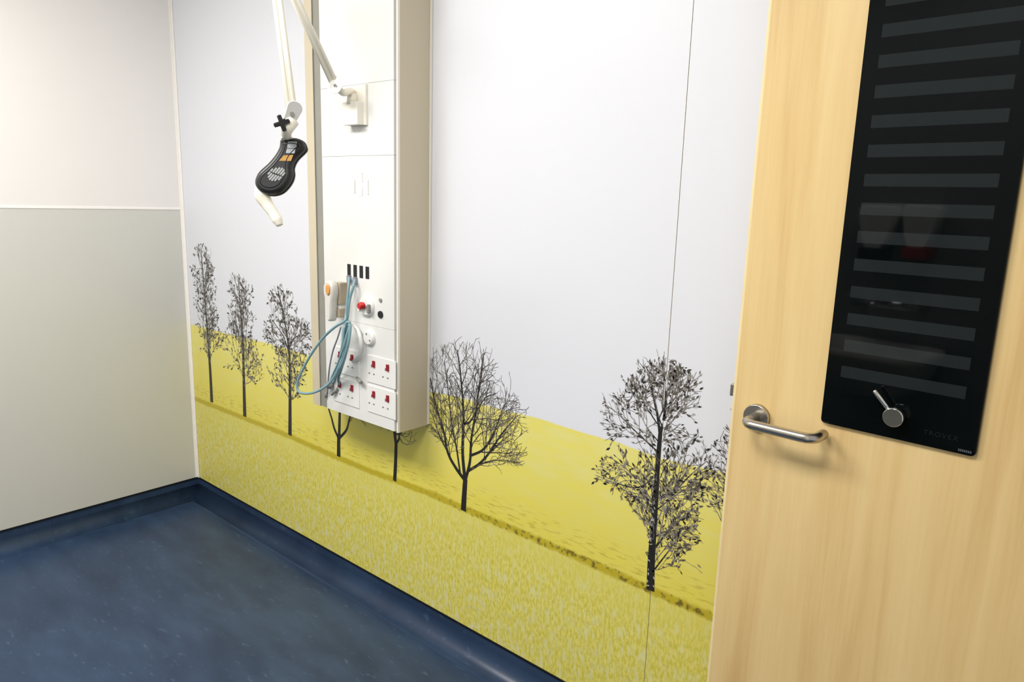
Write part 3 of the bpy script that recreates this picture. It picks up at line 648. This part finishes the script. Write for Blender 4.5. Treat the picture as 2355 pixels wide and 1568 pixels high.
# glass vision panel
gl0, gl1 = dpx(1998, 0, .008), dpx(1888, 970, .008); gr0, gr1 = dpx(2355, 390, .008), dpx(2238, 1052, .008)
gL = (gl0[0]+gl1[0])/2; gR = (gr0[0]+gr1[0])/2; gB = (gl1[1]+gr1[1])/2; print('glass', gl0, gl1, gr0, gr1)
GH = .95; gT = gB+GH; gw = gR-gL; GT = .008
b = NB(); dloft(b, rrect(gw, GH, .008), (gL+gR)/2, (gB+gT)/2, [(-.002, 0), (GT-.0015, 0), (GT-.0003, .0006), (GT, .0018)])
for f in b.faces: f.smooth = False
SZ = [dpx(x, y, GT) for x, y in ((2031, 71), (2022, 140), (2011, 210), (2003, 279), (1997, 345), (1989, 413), (1980, 480), (1936, 793+5), (1934, 853))]
print('stripes', SZ); sr = [dpx(x, y, GT) for x, y in ((2350, 107), (2310, 336), (2298, 411), (2263, 624), (2221, 898))]; print('right', sr)
zlast = dpx(1934, 853, GT)[1]; zfirst = dpx(2031, 71, GT)[1]; nst = 12; pitch_ = (zfirst-zlast)/nst; sl = sum(p[0] for p in SZ)/len(SZ); srr = sum(p[0] for p in sr)/len(sr)
hh_ = abs(dpx(1997, 331, GT)[1]-dpx(1995, 360, GT)[1])/2
for k in range(-0, nst+4):
    z = zlast+pitch_*k
    if z+hh_ > gT-.02: break
    vs = [b.verts.new(dp(s, zz, GT+.0002)) for s, zz in ((sl, z-hh_), (srr, z-hh_), (srr, z+hh_), (sl, z+hh_))]; b.faces.new(vs).material_index = 1
tO = dpx(2122, 1001, GT); tE = dpx(2204, 1008, GT)
text_into(b, 'TROVEX', .0115, dp(tO[0], tO[1]+.003, GT+.0003), dX, dZ, 2, 1.25)
tO = dpx(2204, 1031, GT)
for k in range(7): 
    vs = [b.verts.new(dp(tO[0]+k*.0028+a, tO[1]+c_-.004, GT+.0003)) for a, c_ in ((0, 0), (.0018, 0), (.0018, .004), (0, .004))]; b.faces.new(vs).material_index = 3
bmesh.ops.recalc_face_normals(b, faces=b.faces)
for f in b.faces:
    if len(f.verts) < 20 and f.calc_center_median().dot(dN) > (dp(0, 0, GT+.0001)).dot(dN) and f.normal.dot(dN) < 0: f.normal_flip()
glass = obj('vision_panel', b, [m_glass, m_stripe, m_mark, mat('pale_mark_on_glass', (90, 96, 100), .3)], door, recalc=False)
glass['label'] = 'black glass vision panel with grey horizontal slats'
kc = dpx(2053, 960, .03); b = NB()
cyl(b, dp(kc[0], kc[1], GT), dp(kc[0], kc[1], .032), .0225, rings=[(0, .014), (.25, .014), (.3, .0168), (.88, .0168), (1, .0152)], n=40)
obj('knob', b, m_chrome, glass); kt = dpx(2012, 899, .028)
b = NB(); A = dp(kc[0], kc[1], .022); B = dp(kt[0], kt[1], .028); tube(b, [A, B, B+(B-A).normalized()*.002], [.004, .004, .0025], 14); obj('knob_lever', b, m_chrome, glass)

# ------------------------------------------------------------------ ceiling light panels
for k, (x, y, w, d, pw) in enumerate(PANELS):
    t = thing('ceiling_light', (x, y, CEIL-.02), ['wide ceiling light panel over the middle of the room', 'small square ceiling light panel near the door'][k], 'light')
    b = NB()
    for (xa, xb, ya, yb2) in ((x-w/2, x+w/2, y-d/2, y-d/2+.02), (x-w/2, x+w/2, y+d/2-.02, y+d/2), (x-w/2, x-w/2+.02, y-d/2+.02, y+d/2-.02), (x+w/2-.02, x+w/2, y-d/2+.02, y+d/2-.02)): box(b, (xa, ya, CEIL-.02), (xb, yb2, CEIL))
    obj('frame', b, m_white, t)
    b = NB(); box(b, (x-w/2+.02, y-d/2+.02, CEIL-.014), (x+w/2-.02, y+d/2-.02, CEIL-.004))
    me = bpy.data.materials.new('light_diffuser'); tr, bs = nodes(me); bs.inputs['Emission Color'].default_value = (1, .975, .94, 1); bs.inputs['Emission Strength'].default_value = 1.6; obj('diffuser', b, me, t)

# ------------------------------------------------------------------ hand wash station on the wall behind (seen in the door glass)
def mir(px, py, y):                  # where the sight line mirrored by the door glass meets the plane y
    d = ray(px, py); P = atp(px, py, PR+dN*GT, dN); r = d-dN*2*d.dot(dN); return P + r*((y-P.y)/r.y)
for k, (px, m_, lb) in enumerate(((2010, m_black, 'white wall soap dispenser with a black push bar, left one above the washbasin'), (2110, m_redv, 'white wall soap dispenser with a red push bar, above the washbasin'))):
    a = mir(px-38, 470, YF+.1); c = mir(px+38, 600, YF+.1); xa, xb = sorted((a.x, c.x)); zt_, zb_ = a.z, c.z
    t = thing('soap_dispenser', ((xa+xb)/2, YF, zb_), lb, 'dispenser')
    b = NB(); xm = (xa+xb)/2; w = xb-xa; ol = [(-w/2, .0), (-w*.36, -(zt_-zb_)*.5), (-w*.2, -(zt_-zb_)*.75), (w*.2, -(zt_-zb_)*.75), (w*.36, -(zt_-zb_)*.5), (w/2, 0), (w*.4, .02), (-w*.4, .02)]
    loft(b, ol, Vector((xm, YF, zt_-.02)), Vector((1, 0, 0)), Vector((0, 0, 1)), Vector((0, 1, 0)), [(.0, 0), (.07, 0), (.10, .008)]); obj('dispenser_body', b, m_white, t)
    b = NB(); box(b, (xm-w*.32, YF, zb_+.0), (xm+w*.32, YF+.11, zb_+.05), .006); obj('push_bar', b, m_, t)
a = mir(1960, 690, YF+.08); c = mir(2120, 690, YF+.08)
t = thing('mixer_tap', ((a.x+c.x)/2, YF, a.z), 'chrome wall mixer tap above the washbasin', 'tap')
b = NB(); tube(b, [(a.x, YF+.08, a.z), (c.x, YF+.08, a.z)], .02, 16); obj('mixer_body', b, m_chrome, t)
b = NB(); mx_ = (a.x+c.x)/2; tube(b, spline([(mx_, YF+.09, a.z), (mx_, YF+.16, a.z+.03), (mx_, YF+.22, a.z+.01), (mx_, YF+.225, a.z-.03)], 5), .011, 12); obj('spout', b, m_chrome, t)
for s, q in ((a, -1), (c, 1)):
    b = NB(); tube(b, [(s.x, YF+.08, a.z+.01), (s.x, YF+.15, a.z+.05)], .007, 10); obj('tap_lever', b, m_chrome, t)
    b = NB(); tube(b, [(s.x*.94+mx_*.06, YF, a.z), (s.x*.94+mx_*.06, YF+.07, a.z)], .014, 12); obj('wall_inlet', b, m_chrome, t)
zr = mir(2060, 815, YF+.3).z; xc_ = mx_
t = thing('washbasin', (xc_, YF, zr-.2), 'white wall-hung washbasin below the mixer tap', 'washbasin')
b = NB(); ol = rrect(.5, .40, .09, 6); ol = [(x, y+.2) for x, y in ol]
R = []
for (dz, ins) in ((-.19, .10), (-.14, .05), (-.03, .004), (0, 0), (0, .022), (-.05, .03), (-.12, .075), (-.13, .14)):
    q = inset(ol, ins) if ins else ol; R.append([b.verts.new((xc_+x, YF+.001+y, zr+dz)) for x, y in q])
n = len(ol)
for A_, B_ in zip(R, R[1:]):
    for k in range(n): b.faces.new((A_[k], A_[(k+1) % n], B_[(k+1) % n], B_[k])).smooth = True
b.faces.new(R[0][::-1]); b.faces.new(R[-1]); obj('basin_bowl', b, m_white, t)
b = NB(); cyl(b, (xc_, YF+.2, zr-.135), (xc_, YF+.2, zr-.128), .022); obj('drain', b, m_chrome, t)
